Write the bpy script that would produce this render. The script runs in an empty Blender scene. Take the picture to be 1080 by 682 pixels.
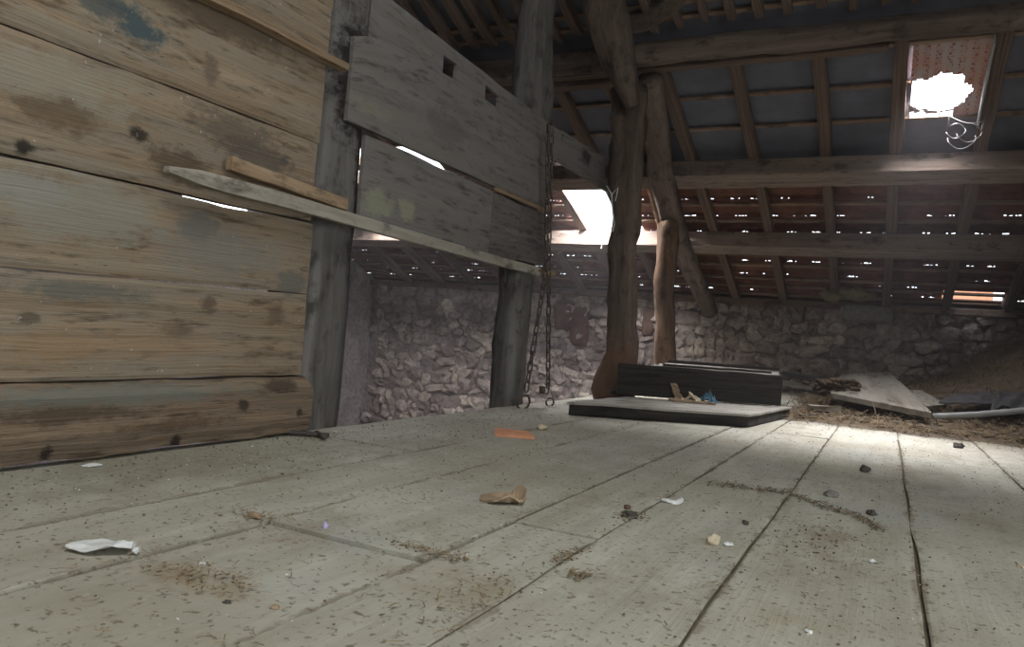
import bpy, bmesh, math, random
from mathutils import Vector, Matrix, noise as mnoise
random.seed(7)
SC = bpy.context.scene
COL = SC.collection
R = math.radians
V = Vector

# ------------------------------------------------------------------ camera
EYE = V((0, 0, .45))
FPX = 783.0
Xc = V((1540, -114, 783)).normalized()
Dc = V((395, -39, -783)); Dc = (Dc - Xc * Dc.dot(Xc)).normalized()
Uc = Xc.cross(Dc)
ROT = Matrix((Xc, Dc, Uc))
cd = bpy.data.cameras.new('camera'); cam = bpy.data.objects.new('camera', cd); COL.objects.link(cam)
cd.sensor_width = 36; cd.lens = FPX / 1080 * 36; cd.clip_start = .02
cam.matrix_world = Matrix.Translation(EYE) @ ROT.to_4x4()
SC.camera = cam

def at(px, py, axis, val):
    """point of the place seen at a pixel of the photograph, on the plane axis = val"""
    d = ROT @ V(((px - 540) / FPX, -(py - 341) / FPX, -1))
    return EYE + d * ((val - EYE[axis]) / d[axis])

def fl(px, py): return at(px, py, 2, 0)

def fbm(p, o=3): return mnoise.fractal(V(p), 1.0, 2.0, o)

# ------------------------------------------------------------------ materials
def new_mat(name):
    m = bpy.data.materials.new(name); m.use_nodes = True
    nt = m.node_tree; nt.nodes.clear()
    out = nt.nodes.new('ShaderNodeOutputMaterial'); b = nt.nodes.new('ShaderNodeBsdfPrincipled')
    nt.links.new(b.outputs[0], out.inputs[0])
    b.inputs['Specular IOR Level'].default_value = .25
    return m, nt, b

class G:
    """small node graph helper"""
    def __init__(s, nt): s.nt = nt
    def n(s, t, **k):
        x = s.nt.nodes.new('ShaderNode' + t)
        for a, v in k.items(): setattr(x, a, v)
        return x
    def l(s, a, b): s.nt.links.new(a, b)
    def noise(s, vec, scale, detail=5, rough=.55, dist=0):
        x = s.n('TexNoise'); x.inputs['Scale'].default_value = scale
        x.inputs['Detail'].default_value = detail; x.inputs['Roughness'].default_value = rough
        x.inputs['Distortion'].default_value = dist
        s.l(vec, x.inputs['Vector']); return x.outputs[0]
    def map(s, vec, sc, loc=(0, 0, 0)):
        x = s.n('Mapping'); x.inputs['Scale'].default_value = sc; x.inputs['Location'].default_value = loc
        s.l(vec, x.inputs['Vector']); return x.outputs[0]
    def ramp(s, f, stops):
        x = s.n('ValToRGB'); e = x.color_ramp.elements
        while len(e) < len(stops): e.new(.5)
        for i, (p, c) in enumerate(stops):
            e[i].position = p
            e[i].color = (c, c, c, 1) if isinstance(c, (int, float)) else (*c, 1)
        s.l(f, x.inputs[0]); return x.outputs[0]
    def rng(s, f, a, b):
        x = s.n('MapRange'); x.inputs[1].default_value = a; x.inputs[2].default_value = b; s.l(f, x.inputs[0]); return x.outputs[0]
    def mix(s, f, a, b, mode='MIX'):
        x = s.n('Mix', data_type='RGBA', blend_type=mode)
        for i, v in ((0, f), (6, a), (7, b)):
            if hasattr(v, 'default_value'): s.l(v, x.inputs[i])
            elif isinstance(v, (int, float)): x.inputs[i].default_value = v
            else: x.inputs[i].default_value = (*v, 1)
        return x.outputs[2]
    def math(s, op, a, b=0.0, c=None):
        x = s.n('Math', operation=op)
        for i, v in enumerate((a, b) if c is None else (a, b, c)):
            if hasattr(v, 'default_value'): s.l(v, x.inputs[i])
            else: x.inputs[i].default_value = v
        return x.outputs[0]
    def bump(s, b, h, strength=.4, dist=.01):
        x = s.n('Bump'); x.inputs['Strength'].default_value = strength; x.inputs['Distance'].default_value = dist
        s.l(h, x.inputs['Height']); s.l(x.outputs[0], b.inputs['Normal'])
    def attr(s, name, out='Vector'):
        x = s.n('Attribute', attribute_name=name); return x.outputs[out]
    def pos(s): return s.n('NewGeometry').outputs['Position']
    def spot(s, pos, pt, rad, soft=.5):
        """1 at a point of the place, falling to 0 at its radius (stains, knots)"""
        m = s.map(pos, tuple(1 / r for r in rad), tuple(-p / r for p, r in zip(pt, rad)))
        ln = s.n('VectorMath', operation='LENGTH'); s.l(m, ln.inputs[0])
        return s.rng(ln.outputs['Value'], 1.0, soft)

def wood(name, dark, mid, light, grey=None, greyamt=.5, scale=1.0, knots=.5, spots=(), tint=(), bump=.5, rough=.85, speck=None, mottle=0):
    m, nt, b = new_mat(name); g = G(nt)
    gr = g.attr('grain')
    wob = g.noise(g.map(gr, (1.3, 2.5, 2.5)), 2.0, 2)
    dv = g.n('VectorMath', operation='MULTIPLY_ADD')
    g.l(wob, dv.inputs[0]); dv.inputs[1].default_value = (.0, .09, .09); g.l(gr, dv.inputs[2])
    v = dv.outputs[0]
    fine = g.noise(g.map(v, (2.2 * scale, 55 * scale, 55 * scale)), 1.0, 6, .65)
    band = g.noise(g.map(v, (.8 * scale, 11 * scale, 11 * scale)), 1.0, 5, .6)
    f = g.math('ADD', g.math('MULTIPLY', fine, .3), g.math('MULTIPLY', band, .7))
    c = g.ramp(f, [(.34, dark), (.5, mid), (.66, light)])
    big = g.noise(g.map(gr, (1.6, 4, 4)), 1.3, 4, .6)
    if grey: c = g.mix(g.math('MULTIPLY', g.ramp(big, [(.40, 0.0), (.62, 1.0)]), greyamt), c, grey)
    blot = g.noise(g.map(gr, (4, 7, 7), (3, 1, 2)), 1.7, 5, .65)
    c = g.mix(g.ramp(blot, [(.53, 0.0), (.68, .8)]), c, tuple(x * .4 for x in dark))
    if mottle:
        mo = g.noise(g.map(gr, (5, 9, 9), (7, 3, 5)), 2.2, 6, .7)
        c = g.mix(g.ramp(mo, [(.36, mottle), (.5, 0.0)]), c, grey or light)
        nh = g.n('TexVoronoi'); nh.inputs['Scale'].default_value = 1.0; g.l(g.map(gr, (9, 14, 14), (1, 5, 0)), nh.inputs['Vector'])
        c = g.mix(g.ramp(nh.outputs['Distance'], [(.045, .85), (.085, 0.0)]), c, (.04, .032, .025))
    if knots:
        vo = g.n('TexVoronoi'); g.l(g.map(v, (2.6, 5.5, 5.5)), vo.inputs['Vector']); vo.inputs['Scale'].default_value = 1.0
        k = g.ramp(vo.outputs['Distance'], [(.05, 1.0), (.16, 0.0)])
        c = g.mix(g.math('MULTIPLY', k, knots), c, tuple(x * .4 for x in dark))
    p = g.pos()
    if spots:
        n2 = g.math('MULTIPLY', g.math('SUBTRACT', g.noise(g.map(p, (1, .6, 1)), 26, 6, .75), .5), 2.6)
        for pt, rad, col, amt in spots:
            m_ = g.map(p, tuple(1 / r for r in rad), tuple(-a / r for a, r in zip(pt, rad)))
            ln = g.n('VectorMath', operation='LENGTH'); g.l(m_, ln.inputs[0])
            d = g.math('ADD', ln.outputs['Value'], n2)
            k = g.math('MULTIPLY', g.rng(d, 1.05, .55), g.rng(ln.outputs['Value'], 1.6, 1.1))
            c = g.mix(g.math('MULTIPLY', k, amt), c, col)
    if speck:
        sp = g.noise(p, 60, 2, .5)
        c = g.mix(g.ramp(sp, [(.735, 0.0), (.77, .8)]), c, speck)
    g.l(c, b.inputs['Base Color']); b.inputs['Roughness'].default_value = rough
    h = g.math('ADD', fine, g.math('MULTIPLY', band, .8))
    g.bump(b, h, bump, .012)
    return m

def plain(name, c1, c2, scale=12, rough=.85, bump=.3, metal=0.0, spec=.25):
    m, nt, b = new_mat(name); g = G(nt)
    p = g.n('TexCoord').outputs['Object']
    n = g.noise(p, scale, 6, .6)
    g.l(g.ramp(n, [(.32, c1), (.68, c2)]), b.inputs['Base Color'])
    b.inputs['Roughness'].default_value = rough; b.inputs['Metallic'].default_value = metal
    b.inputs['Specular IOR Level'].default_value = spec
    if bump: g.bump(b, n, bump, .01)
    return m

A = -1.976           # plane of the boarded partition
KN = (.035, .028, .022)
def onA(px, py): return tuple(at(px, py, 0, A))
plank_spots = [
    (onA(24, 156), (.2, .028, .024), KN, 1.0), (onA(146, 141), (.2, .034, .03), KN, .95),
    (onA(300, 170), (.2, .03, .025), (.09, .085, .08), .9), (onA(38, 476), (.2, .022, .026), KN, 1.0),
    (onA(176, 464), (.2, .024, .024), KN, 1.0), (onA(245, 426), (.2, .035, .022), (.06, .045, .035), .95),
    (onA(305, 432), (.2, .02, .02), KN, .8), (onA(28, 335), (.2, .035, .02), (.10, .085, .06), .8),
    (onA(188, 350), (.2, .07, .025), (.15, .11, .075), .7), (onA(148, 28), (.2, .10, .055), (.05, .085, .10), .9),
    (onA(112, 8), (.2, .09, .05), (.08, .095, .095), .8), (onA(222, 75), (.2, .035, .06), (.13, .10, .08), .7),
    (onA(90, 308), (.2, .22, .035), (.14, .14, .12), .85), (onA(230, 265), (.2, .3, .09), (.22, .205, .18), .75),
    (onA(80, 220), (.2, .3, .11), (.27, .26, .21), .8), (onA(250, 140), (.2, .22, .06), (.14, .115, .09), .8),
    (onA(120, 415), (.2, .5, .035), (.19, .20, .17), .8), (onA(60, 90), (.2, .25, .09), (.30, .28, .22), .7),
    (onA(240, 20), (.2, .35, .07), (.12, .085, .06), .7), (onA(290, 405), (.2, .09, .03), (.06, .045, .035), .8),
    (onA(190, 175), (.2, .12, .06), (.10, .07, .045), .8), (onA(60, 120), (.2, .16, .05), (.13, .09, .055), .8), (onA(275, 165), (.2, .2, .05), (.11, .09, .075), .8),
    (onA(310, 300), (.2, .10, .05), (.16, .15, .13), .9), (onA(50, 365), (.2, .14, .05), (.30, .20, .11), .6), (onA(160, 365), (.2, .3, .04), (.30, .20, .12), .5), (onA(35, 200), (.2, .12, .05), (.28, .27, .235), .9),
    (onA(290, 330), (.2, .05, .06), (.13, .095, .065), .7), (onA(220, 320), (.2, .04, .03), (.12, .085, .06), .8), (onA(60, 435), (.2, .2, .03), (.10, .07, .045), .8), (onA(170, 445), (.2, .25, .02), (.12, .08, .05), .8), (onA(210, 240), (.2, .08, .06), (.17, .165, .145), .9)]
M = {}
low_spots = [q for q in plank_spots if q[0][2] < .23]; high_spots = [q for q in plank_spots if q[0][2] >= .2]
M['plank'] = wood('tan_plank_wood', (.19, .135, .085), (.295, .218, .142), (.37, .285, .195), (.25, .228, .185), .6, spots=high_spots, knots=.6, scale=.75, mottle=.55, speck=(.5, .49, .45))
M['beam'] = wood('foot_beam_wood', (.14, .095, .065), (.25, .178, .12), (.33, .25, .17), (.17, .15, .12), .45, spots=low_spots, knots=.8, bump=.7, mottle=.4)
M['batten'] = wood('batten_wood', (.18, .12, .075), (.34, .24, .15), (.46, .35, .24), None, knots=.2)
M['lath'] = wood('grey_lath_wood', (.20, .17, .13), (.33, .30, .25), (.45, .42, .36), (.40, .38, .34), .4, knots=.2)
board_spots = [(onA(400, 215), (.2, .13, .07), (.27, .275, .20), .8), (onA(430, 222), (.2, .07, .06), (.28, .285, .20), .8),
               (onA(392, 115), (.2, .16, .035), (.22, .205, .17), .8), (onA(470, 135), (.2, .22, .1), (.12, .11, .10), .6),
               (onA(619, 166), (.2, .10, .06), (.04, .036, .034), 1.0), (onA(641, 182), (.2, .07, .06), (.045, .04, .036), 1.0),  # shade of two notches in the far board, painted on as dark patches
               (onA(440, 8), (.2, .2, .05), (.21, .22, .22), .8)]
M['greyboard'] = wood('weathered_grey_board', (.135, .122, .112), (.178, .163, .15), (.22, .205, .192), (.19, .182, .176), .6, knots=.1, scale=.6, spots=board_spots, bump=.3, mottle=.5)
M['darkboard'] = wood('dark_grey_board', (.09, .08, .076), (.135, .122, .116), (.175, .162, .156), None, knots=.15, scale=.6, bump=.3)
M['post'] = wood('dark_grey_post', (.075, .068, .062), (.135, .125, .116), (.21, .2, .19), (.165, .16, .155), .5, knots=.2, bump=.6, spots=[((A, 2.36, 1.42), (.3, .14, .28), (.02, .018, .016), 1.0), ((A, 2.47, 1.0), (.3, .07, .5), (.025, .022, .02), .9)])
M['trunk'] = wood('brown_trunk', (.06, .034, .022), (.17, .10, .06), (.30, .19, .12), (.11, .08, .06), .5, scale=.8, mottle=.5, knots=.3, bump=.9)
M['trunkgrey'] = wood('greyish_trunk', (.045, .034, .028), (.135, .10, .08), (.25, .195, .155), (.10, .08, .07), .45, scale=.8, mottle=.5, spots=[(tuple(at(648, 400, 1, 5.0)), (.3, .4, .35), (.17, .10, .065), .8)], knots=.3, bump=.9)
M['purlin'] = wood('purlin_wood', (.15, .108, .088), (.265, .205, .17), (.36, .285, .24), (.24, .20, .18), .5, knots=.4)
M['oldbeam'] = wood('old_log_beam', (.07, .052, .045), (.15, .115, .095), (.23, .18, .15), None, knots=.3, bump=.8)
M['rafter'] = wood('rafter_wood', (.095, .064, .05), (.175, .122, .095), (.25, .18, .14), None, knots=.3)
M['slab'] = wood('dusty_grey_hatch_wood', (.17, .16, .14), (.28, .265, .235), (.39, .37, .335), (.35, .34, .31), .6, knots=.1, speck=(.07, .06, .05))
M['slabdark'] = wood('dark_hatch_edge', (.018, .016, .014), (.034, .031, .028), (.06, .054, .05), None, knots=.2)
M['loose'] = wood('grey_loose_board', (.17, .155, .13), (.28, .255, .215), (.38, .35, .30), (.33, .31, .275), .5, knots=.2)

def floor_mat():
    m, nt, b = new_mat('dusty_floor_boards'); g = G(nt)
    gr = g.attr('grain'); p = g.pos()
    fine = g.noise(g.map(gr, (2.5, 40, 40)), 1.0, 6, .65)
    mid = g.noise(g.map(gr, (1.4, 3.2, 3.2)), 1.4, 6, .65)
    f = g.math('ADD', g.math('MULTIPLY', fine, .12), g.math('MULTIPLY', mid, .85))
    c = g.ramp(f, [(.33, (.37, .36, .30)), (.5, (.45, .442, .38)), (.68, (.53, .52, .455))])
    big = g.noise(p, 1.1, 6, .62)
    c = g.mix(g.ramp(big, [(.44, 0.0), (.60, .75)]), c, (.33, .305, .24))
    blue = g.noise(g.map(p, (1, 1, 1), (5, 2, 0)), 2.3, 4)
    c = g.mix(g.ramp(blue, [(.55, 0.0), (.75, .55)]), c, (.40, .42, .41))
    # brown straw dust gathered in places
    for pt, rad, col, a in ((fl(212, 606), (.17, .07, .2), (.30, .20, .10), .95), (fl(885, 575), (.11, .28, .2), (.27, .225, .16), .85),
                            (fl(290, 560), (.22, .12, .2), (.27, .22, .14), .6), (fl(560, 500), (.5, .3, .2), (.30, .28, .22), .5),
                            (fl(130, 500), (.25, .8, .2), (.25, .24, .19), .8), (fl(640, 490), (.35, .5, .2), (.27, .255, .22), .6),
                            (fl(470, 610), (.25, .12, .2), (.30, .25, .16), .6), (fl(840, 655), (.12, .14, .2), (.31, .27, .18), .6),
                            (fl(990, 520), (.3, .8, .2), (.28, .265, .235), .7), (fl(420, 470), (.35, 1.1, .2), (.27, .25, .21), .7)):
        nn = g.noise(p, 9, 5, .7)
        mk = g.math('MULTIPLY', g.spot(p, pt, rad, .2), g.math('MULTIPLY', g.ramp(nn, [(.36, 0.0), (.62, 1.0)]), a))
        c = g.mix(mk, c, col)
    dust = g.noise(g.map(p, (1, .55, 1), (3, 7, 0)), 3.4, 8, .75)
    c = g.mix(g.ramp(dust, [(.53, 0.0), (.66, .65)]), c, (.28, .25, .185))
    sx = g.n('SeparateXYZ'); g.l(gr, sx.inputs[0])
    ed = g.math('MULTIPLY', g.math('ABSOLUTE', g.math('SUBTRACT', g.math('FRACT', sx.outputs[1]), .5)), 2.0)
    jd = g.math('ADD', ed, g.math('MULTIPLY', g.math('SUBTRACT', g.noise(p, 8, 5, .7), .5), .55))
    c = g.mix(g.ramp(jd, [(.96, 0.0), (1.08, .65)]), c, (.22, .195, .145))
    sp = g.noise(p, 70, 3, .6)
    c = g.mix(g.ramp(sp, [(.59, 0.0), (.66, .8)]), c, (.15, .12, .08))
    sp2 = g.noise(g.map(p, (1, 1, 1), (9, 4, 1)), 45, 2, .5)
    c = g.mix(g.ramp(sp2, [(.71, 0.0), (.76, .7)]), c, (.55, .54, .50))
    g.l(c, b.inputs['Base Color']); b.inputs['Roughness'].default_value = .8
    g.bump(b, g.math('ADD', fine, g.math('MULTIPLY', sp, .8)), .35, .006)
    return m
M['floor'] = floor_mat()

def stone_mat(name, c1, c2, c3, each=False):
    m, nt, b = new_mat(name); g = G(nt); p = g.pos()
    a = g.noise(p, 3.2, 4); n = g.noise(p, 16, 6, .65); k = g.noise(p, 60, 3, .6)
    c = g.ramp(a, [(.35, c1), (.5, c2), (.66, c3)])
    if each:
        sx = g.n('SeparateXYZ'); g.l(g.attr('grain'), sx.inputs[0])
        c = g.mix(1.0, c, g.ramp(sx.outputs[0], [(0, (.62, .58, .56)), (.5, (.95, .92, .9)), (1, (1.25, 1.2, 1.1))]), 'MULTIPLY')
    c = g.mix(g.ramp(n, [(.40, .5), (.54, 0.0)]), c, tuple(x * .5 for x in c1))
    c = g.mix(g.ramp(k, [(.62, 0.0), (.72, .5)]), c, tuple(min(1, x * 1.35) for x in c3))
    g.l(c, b.inputs['Base Color']); b.inputs['Roughness'].default_value = .95
    g.bump(b, g.math('ADD', n, g.math('MULTIPLY', k, .5)), .8, .03)
    return m
M['stone'] = stone_mat('rubble_stone', (.30, .26, .25), (.40, .355, .335), (.50, .45, .42), True)
M['mortar'] = stone_mat('lime_mortar', (.22, .185, .18), (.28, .24, .235), (.35, .305, .29))
M['mortardark'] = stone_mat('dark_joint', (.10, .085, .08), (.15, .13, .12), (.2, .175, .16))
M['tile'] = plain('terracotta_tile', (.12, .055, .042), (.22, .10, .075), 9)
M['brick'] = plain('brown_red_stone', (.085, .052, .042), (.15, .095, .075), 10)
M['felt'] = plain('slate_blue_roof_sheet', (.11, .115, .145), (.16, .168, .205), 5, rough=.7)
M['battenroof'] = wood('roof_batten', (.16, .10, .07), (.26, .18, .13), (.36, .26, .19), None, knots=.1)
M['plaster'] = plain('rough_plaster', (.24, .22, .20), (.34, .32, .29), 6)
M['earth'] = plain('dark_earth', (.06, .05, .04), (.11, .09, .07), 6)
M['iron'] = plain('rusty_iron', (.07, .058, .052), (.17, .135, .115), 40, rough=.55, metal=.6, spec=.5)
M['ironlight'] = plain('worn_grey_iron', (.18, .17, .165), (.30, .28, .27), 40, rough=.5, metal=.5, spec=.5)
M['hay'] = plain('old_hay', (.12, .085, .05), (.23, .165, .10), 30, bump=0)
M['haylight'] = plain('pale_straw', (.18, .14, .085), (.32, .26, .165), 30, bump=0)
M['straw'] = plain('brown_straw', (.16, .12, .07), (.28, .21, .13), 30, bump=0)
M['dirt'] = plain('dusty_dirt', (.12, .095, .068), (.20, .165, .12), 30)
M['crumb'] = plain('dark_crumb', (.10, .08, .06), (.19, .155, .115), 40)
M['white'] = plain('off_white_scrap', (.60, .62, .62), (.78, .80, .80), 10, bump=.1)
M['cream'] = plain('cream_shard', (.45, .38, .27), (.62, .54, .40), 20)
M['orange'] = plain('orange_terracotta', (.50, .22, .12), (.66, .33, .20), 15)
M['bark'] = plain('pale_brown_bark', (.26, .19, .12), (.42, .32, .22), 25)
M['barkdark'] = plain('dark_bark_crumb', (.05, .034, .024), (.12, .08, .052), 25)
M['pebble'] = plain('grey_pebble', (.16, .15, .14), (.27, .26, .25), 30)
M['darkpebble'] = plain('dark_pebble', (.05, .045, .042), (.10, .09, .08), 30)
M['purple'] = plain('violet_plastic', (.40, .34, .55), (.52, .46, .66), 10, rough=.4)
M['blue'] = plain('blue_plastic', (.03, .10, .16), (.16, .30, .38), 30, rough=.4)
M['yellow'] = plain('yellow_wool', (.16, .125, .07), (.26, .21, .12), 14)
M['sheet'] = plain('dark_grey_sheet', (.035, .035, .038), (.085, .085, .09), 8, rough=.5, spec=.5)
M['cord'] = plain('pale_cord', (.5, .48, .44), (.65, .62, .58), 30, bump=0)
M['pole'] = plain('grey_pole', (.30, .31, .31), (.42, .43, .43), 12, rough=.5)

def foil_mat():
    m, nt, b = new_mat('printed_translucent_foil'); g = G(nt)
    gr = g.attr('grain')
    # rows of small red printed marks, in columns
    br = g.n('TexBrick'); br.offset = .5
    for k, v in (('Scale', 1.0), ('Mortar Size', .004), ('Brick Width', .028), ('Row Height', .03)): br.inputs[k].default_value = v
    br.inputs['Color1'].default_value = (1, 1, 1, 1); br.inputs['Color2'].default_value = (.1, .1, .1, 1); br.inputs['Mortar'].default_value = (0, 0, 0, 1)
    g.l(gr, br.inputs['Vector'])
    wv = g.n('TexWave'); wv.inputs['Scale'].default_value = 4.6; wv.inputs['Distortion'].default_value = .3; g.l(gr, wv.inputs['Vector'])
    col = g.ramp(wv.outputs['Fac'], [(.35, 0.0), (.45, 1.0)])
    n = g.noise(gr, 60, 2)
    k = g.math('MULTIPLY', g.math('MULTIPLY', br.outputs['Color'], col), g.ramp(n, [(.4, 0.0), (.5, 1.0)]))
    base = g.mix(g.ramp(g.noise(gr, 5, 3), [(.4, 0.0), (.6, 1.0)]), (.85, .62, .52), (.80, .72, .68))
    c = g.mix(k, base, (.55, .10, .06))
    tr = g.n('BsdfTranslucent'); g.l(g.mix(1.0, c, (.05, .05, .05), 'MULTIPLY'), tr.inputs[0]); mx = g.n('MixShader'); mx.inputs[0].default_value = .7
    g.l(c, b.inputs['Base Color']); g.l(b.outputs[0], mx.inputs[1]); g.l(tr.outputs[0], mx.inputs[2])
    out = [x for x in nt.nodes if x.type == 'OUTPUT_MATERIAL'][0]; g.l(mx.outputs[0], out.inputs[0])
    return m
M['foil'] = foil_mat()

# ------------------------------------------------------------------ mesh builder
class MB:
    def __init__(s): s.v = []; s.f = []; s.g = []; s.m = []
    def add(s, vs, fs, gs, mat=0):
        o = len(s.v); s.v += [V(x) for x in vs]; s.g += [V(x) for x in gs]
        for f in fs: s.f.append([o + i for i in f]); s.m.append(mat)
    def plate(s, us, ws, P, n, t, drop=None, mat=0, bev=0.0):
        """plank: grid us (along) x ws (across) on surface P(u, w), thickness t against n; drop(i, j) leaves holes"""
        n = V(n); nu, nw = len(us), len(ws); ro = V((random.uniform(0, 40), random.randint(0, 40), 0))
        keep = {(i, j) for i in range(nu - 1) for j in range(nw - 1) if not (drop and drop(i, j))}
        vs, gs = [], []
        for side in (0, 1):
            for i in range(nu):
                for j in range(nw):
                    p = V(P(us[i], ws[j]))
                    if side == 0 and bev and (i in (0, nu - 1) or j in (0, nw - 1)): p = p - n * bev
                    vs.append(p - n * (t * side)); gs.append(V((us[i], ws[j], t * side)) + ro)
        ix = lambda sd, i, j: sd * nu * nw + i * nw + j
        fs = []
        for (i, j) in keep:
            fs.append((ix(0, i, j), ix(0, i + 1, j), ix(0, i + 1, j + 1), ix(0, i, j + 1)))
            fs.append((ix(1, i, j), ix(1, i, j + 1), ix(1, i + 1, j + 1), ix(1, i + 1, j)))
            for (di, dj, a, b) in ((-1, 0, (i, j), (i, j + 1)), (1, 0, (i + 1, j + 1), (i + 1, j)), (0, -1, (i + 1, j), (i, j)), (0, 1, (i, j + 1), (i + 1, j + 1))):
                if (i + di, j + dj) not in keep: fs.append((ix(0, *a), ix(0, *b), ix(1, *b), ix(1, *a)))
        s.add(vs, fs, gs, mat)
    def log(s, path, rad, sq=2.0, n=14, wob=.06, seg=.08, mat=0, up=(0, 0, 1), freq=3.0, capn=0.0, asp=1.0):
        """hewn timber or trunk along a path; rad = one radius per path point, sq > 2 squares the section"""
        path = [V(p) for p in path]; sd = random.uniform(0, 50)
        pts, rs, ls, L = [], [], [], 0
        for i in range(len(path) - 1):
            d = (path[i + 1] - path[i]).length; k = max(1, int(d / seg))
            for q in range(k):
                t = q / k; pts.append(path[i].lerp(path[i + 1], t)); rs.append(rad[i] + (rad[i + 1] - rad[i]) * t); ls.append(L + d * t)
            L += d
        pts.append(path[-1]); rs.append(rad[-1]); ls.append(L)
        vs, gs, fs = [], [], []
        for i, p in enumerate(pts):
            d = (pts[min(i + 1, len(pts) - 1)] - pts[max(i - 1, 0)]).normalized()
            u = V(up); a = (u - d * u.dot(d)).normalized() if abs(d.dot(u)) < .97 else (V((0, 1, 0)) - d * d.y).normalized()
            b = d.cross(a)
            for k in range(n):
                th = 2 * math.pi * (k + .5) / n; c, sn = math.cos(th), math.sin(th)
                q = (abs(c) ** sq + abs(sn) ** sq) ** (-1 / sq)
                w = 1 + wob * fbm((sd + c * 1.2, sn * 1.2, ls[i] * freq)) * 1.6
                r = rs[i] * q * w
                vs.append(p + a * (c * r) + b * (sn * r * asp)); gs.append((ls[i] + sd, c * rs[i] + sd, sn * rs[i]))
        for i in range(len(pts) - 1):
            for k in range(n):
                a0, b0 = i * n + k, i * n + (k + 1) % n
                fs.append((a0, b0, b0 + n, a0 + n))
        fs.append(tuple(reversed(range(n)))); fs.append(tuple(range((len(pts) - 1) * n, len(pts) * n)))
        s.add(vs, fs, gs, mat)
    def tube(s, path, r, n=6, mat=0):
        path = [V(p) for p in path]; vs, fs, gs = [], [], []
        for i, p in enumerate(path):
            d = (path[min(i + 1, len(path) - 1)] - path[max(i - 1, 0)]).normalized()
            a = d.cross(V((.3, .2, 1))).normalized(); b = d.cross(a)
            rr = r[i] if isinstance(r, (list, tuple)) else r
            for k in range(n):
                th = 2 * math.pi * k / n
                vs.append(p + a * (math.cos(th) * rr) + b * (math.sin(th) * rr)); gs.append((i * .02, math.cos(th) * rr, math.sin(th) * rr))
        for i in range(len(path) - 1):
            for k in range(n): a0, b0 = i * n + k, i * n + (k + 1) % n; fs.append((a0, b0, b0 + n, a0 + n))
        fs.append(tuple(reversed(range(n)))); fs.append(tuple(range((len(path) - 1) * n, len(path) * n)))
        s.add(vs, fs, gs, mat)
    def blob(s, c, r, rot=0, sub=2, wob=.25, sq=2.0, mat=0, rx=0, fr=1.6, clip=None, ry=0, gconst=False):
        bm = bmesh.new(); bmesh.ops.create_icosphere(bm, subdivisions=sub, radius=1)
        sd = random.uniform(0, 99); mt = Matrix.Rotation(rot, 3, 'Z') @ Matrix.Rotation(ry, 3, 'Y') @ Matrix.Rotation(rx, 3, 'X'); gc = (random.random(), random.random(), 0)
        vs = []
        for v in bm.verts:
            p = v.co.normalized(); q = (abs(p.x) ** sq + abs(p.y) ** sq + abs(p.z) ** sq) ** (-1 / sq)
            k = q * (1 + wob * fbm(p * fr + V((sd, 0, 0))))
            w = mt @ V((p.x * r[0] * k, p.y * r[1] * k, p.z * r[2] * k)) + V(c)
            if clip is not None: w.z = max(w.z, clip)
            vs.append(w)
        fs = [tuple(v.index for v in f.verts) for f in bm.faces]
        s.add(vs, fs, [gc if gconst else (v.x, v.y, v.z) for v in vs], mat); bm.free()
    def box(s, c, d, rz=0, rx=0, ry=0, mat=0, jit=0.0):
        mt = Matrix.Rotation(rz, 3, 'Z') @ Matrix.Rotation(ry, 3, 'Y') @ Matrix.Rotation(rx, 3, 'X')
        vs = []; gs = []; ax = max(range(3), key=lambda i: d[i]); o = random.uniform(0, 40)
        for x in (-1, 1):
            for y in (-1, 1):
                for z in (-1, 1):
                    l = V((x * d[0] / 2, y * d[1] / 2, z * d[2] / 2)); l += V([random.uniform(-jit, jit) for _ in range(3)])
                    vs.append(mt @ l + V(c)); q = [l[ax]] + [l[i] for i in range(3) if i != ax]; gs.append(V(q) + V((o, o, 0)))
        s.add(vs, [(0, 1, 3, 2), (4, 6, 7, 5), (0, 4, 5, 1), (2, 3, 7, 6), (0, 2, 6, 4), (1, 5, 7, 3)], gs, mat)
    def build(s, name, mats, parent=None, smooth=False, bevel=0.0, origin=None):
        o = V(origin) if origin is not None else (parent.location.copy() if parent and parent.type == 'EMPTY' else V((0, 0, 0)))
        me = bpy.data.meshes.new(name); me.from_pydata([v - o for v in s.v], [], s.f)
        at_ = me.attributes.new('grain', 'FLOAT_VECTOR', 'POINT')
        at_.data.foreach_set('vector', [c for g in s.g for c in g])
        for m in (mats if isinstance(mats, list) else [mats]): me.materials.append(m)
        me.polygons.foreach_set('material_index', s.m)
        me.validate(); 
        bm = bmesh.new(); bm.from_mesh(me); bmesh.ops.recalc_face_normals(bm, faces=bm.faces); bm.to_mesh(me); bm.free()
        if smooth: me.polygons.foreach_set('use_smooth', [True] * len(me.polygons))
        me.update()
        ob = bpy.data.objects.new(name, me); COL.objects.link(ob)
        if parent: ob.parent = parent
        elif origin is not None: ob.location = o
        if bevel:
            b = ob.modifiers.new('bevel', 'BEVEL'); b.width = bevel; b.segments = 2; b.limit_method = 'ANGLE'; b.angle_limit = R(40)
        return ob

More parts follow.
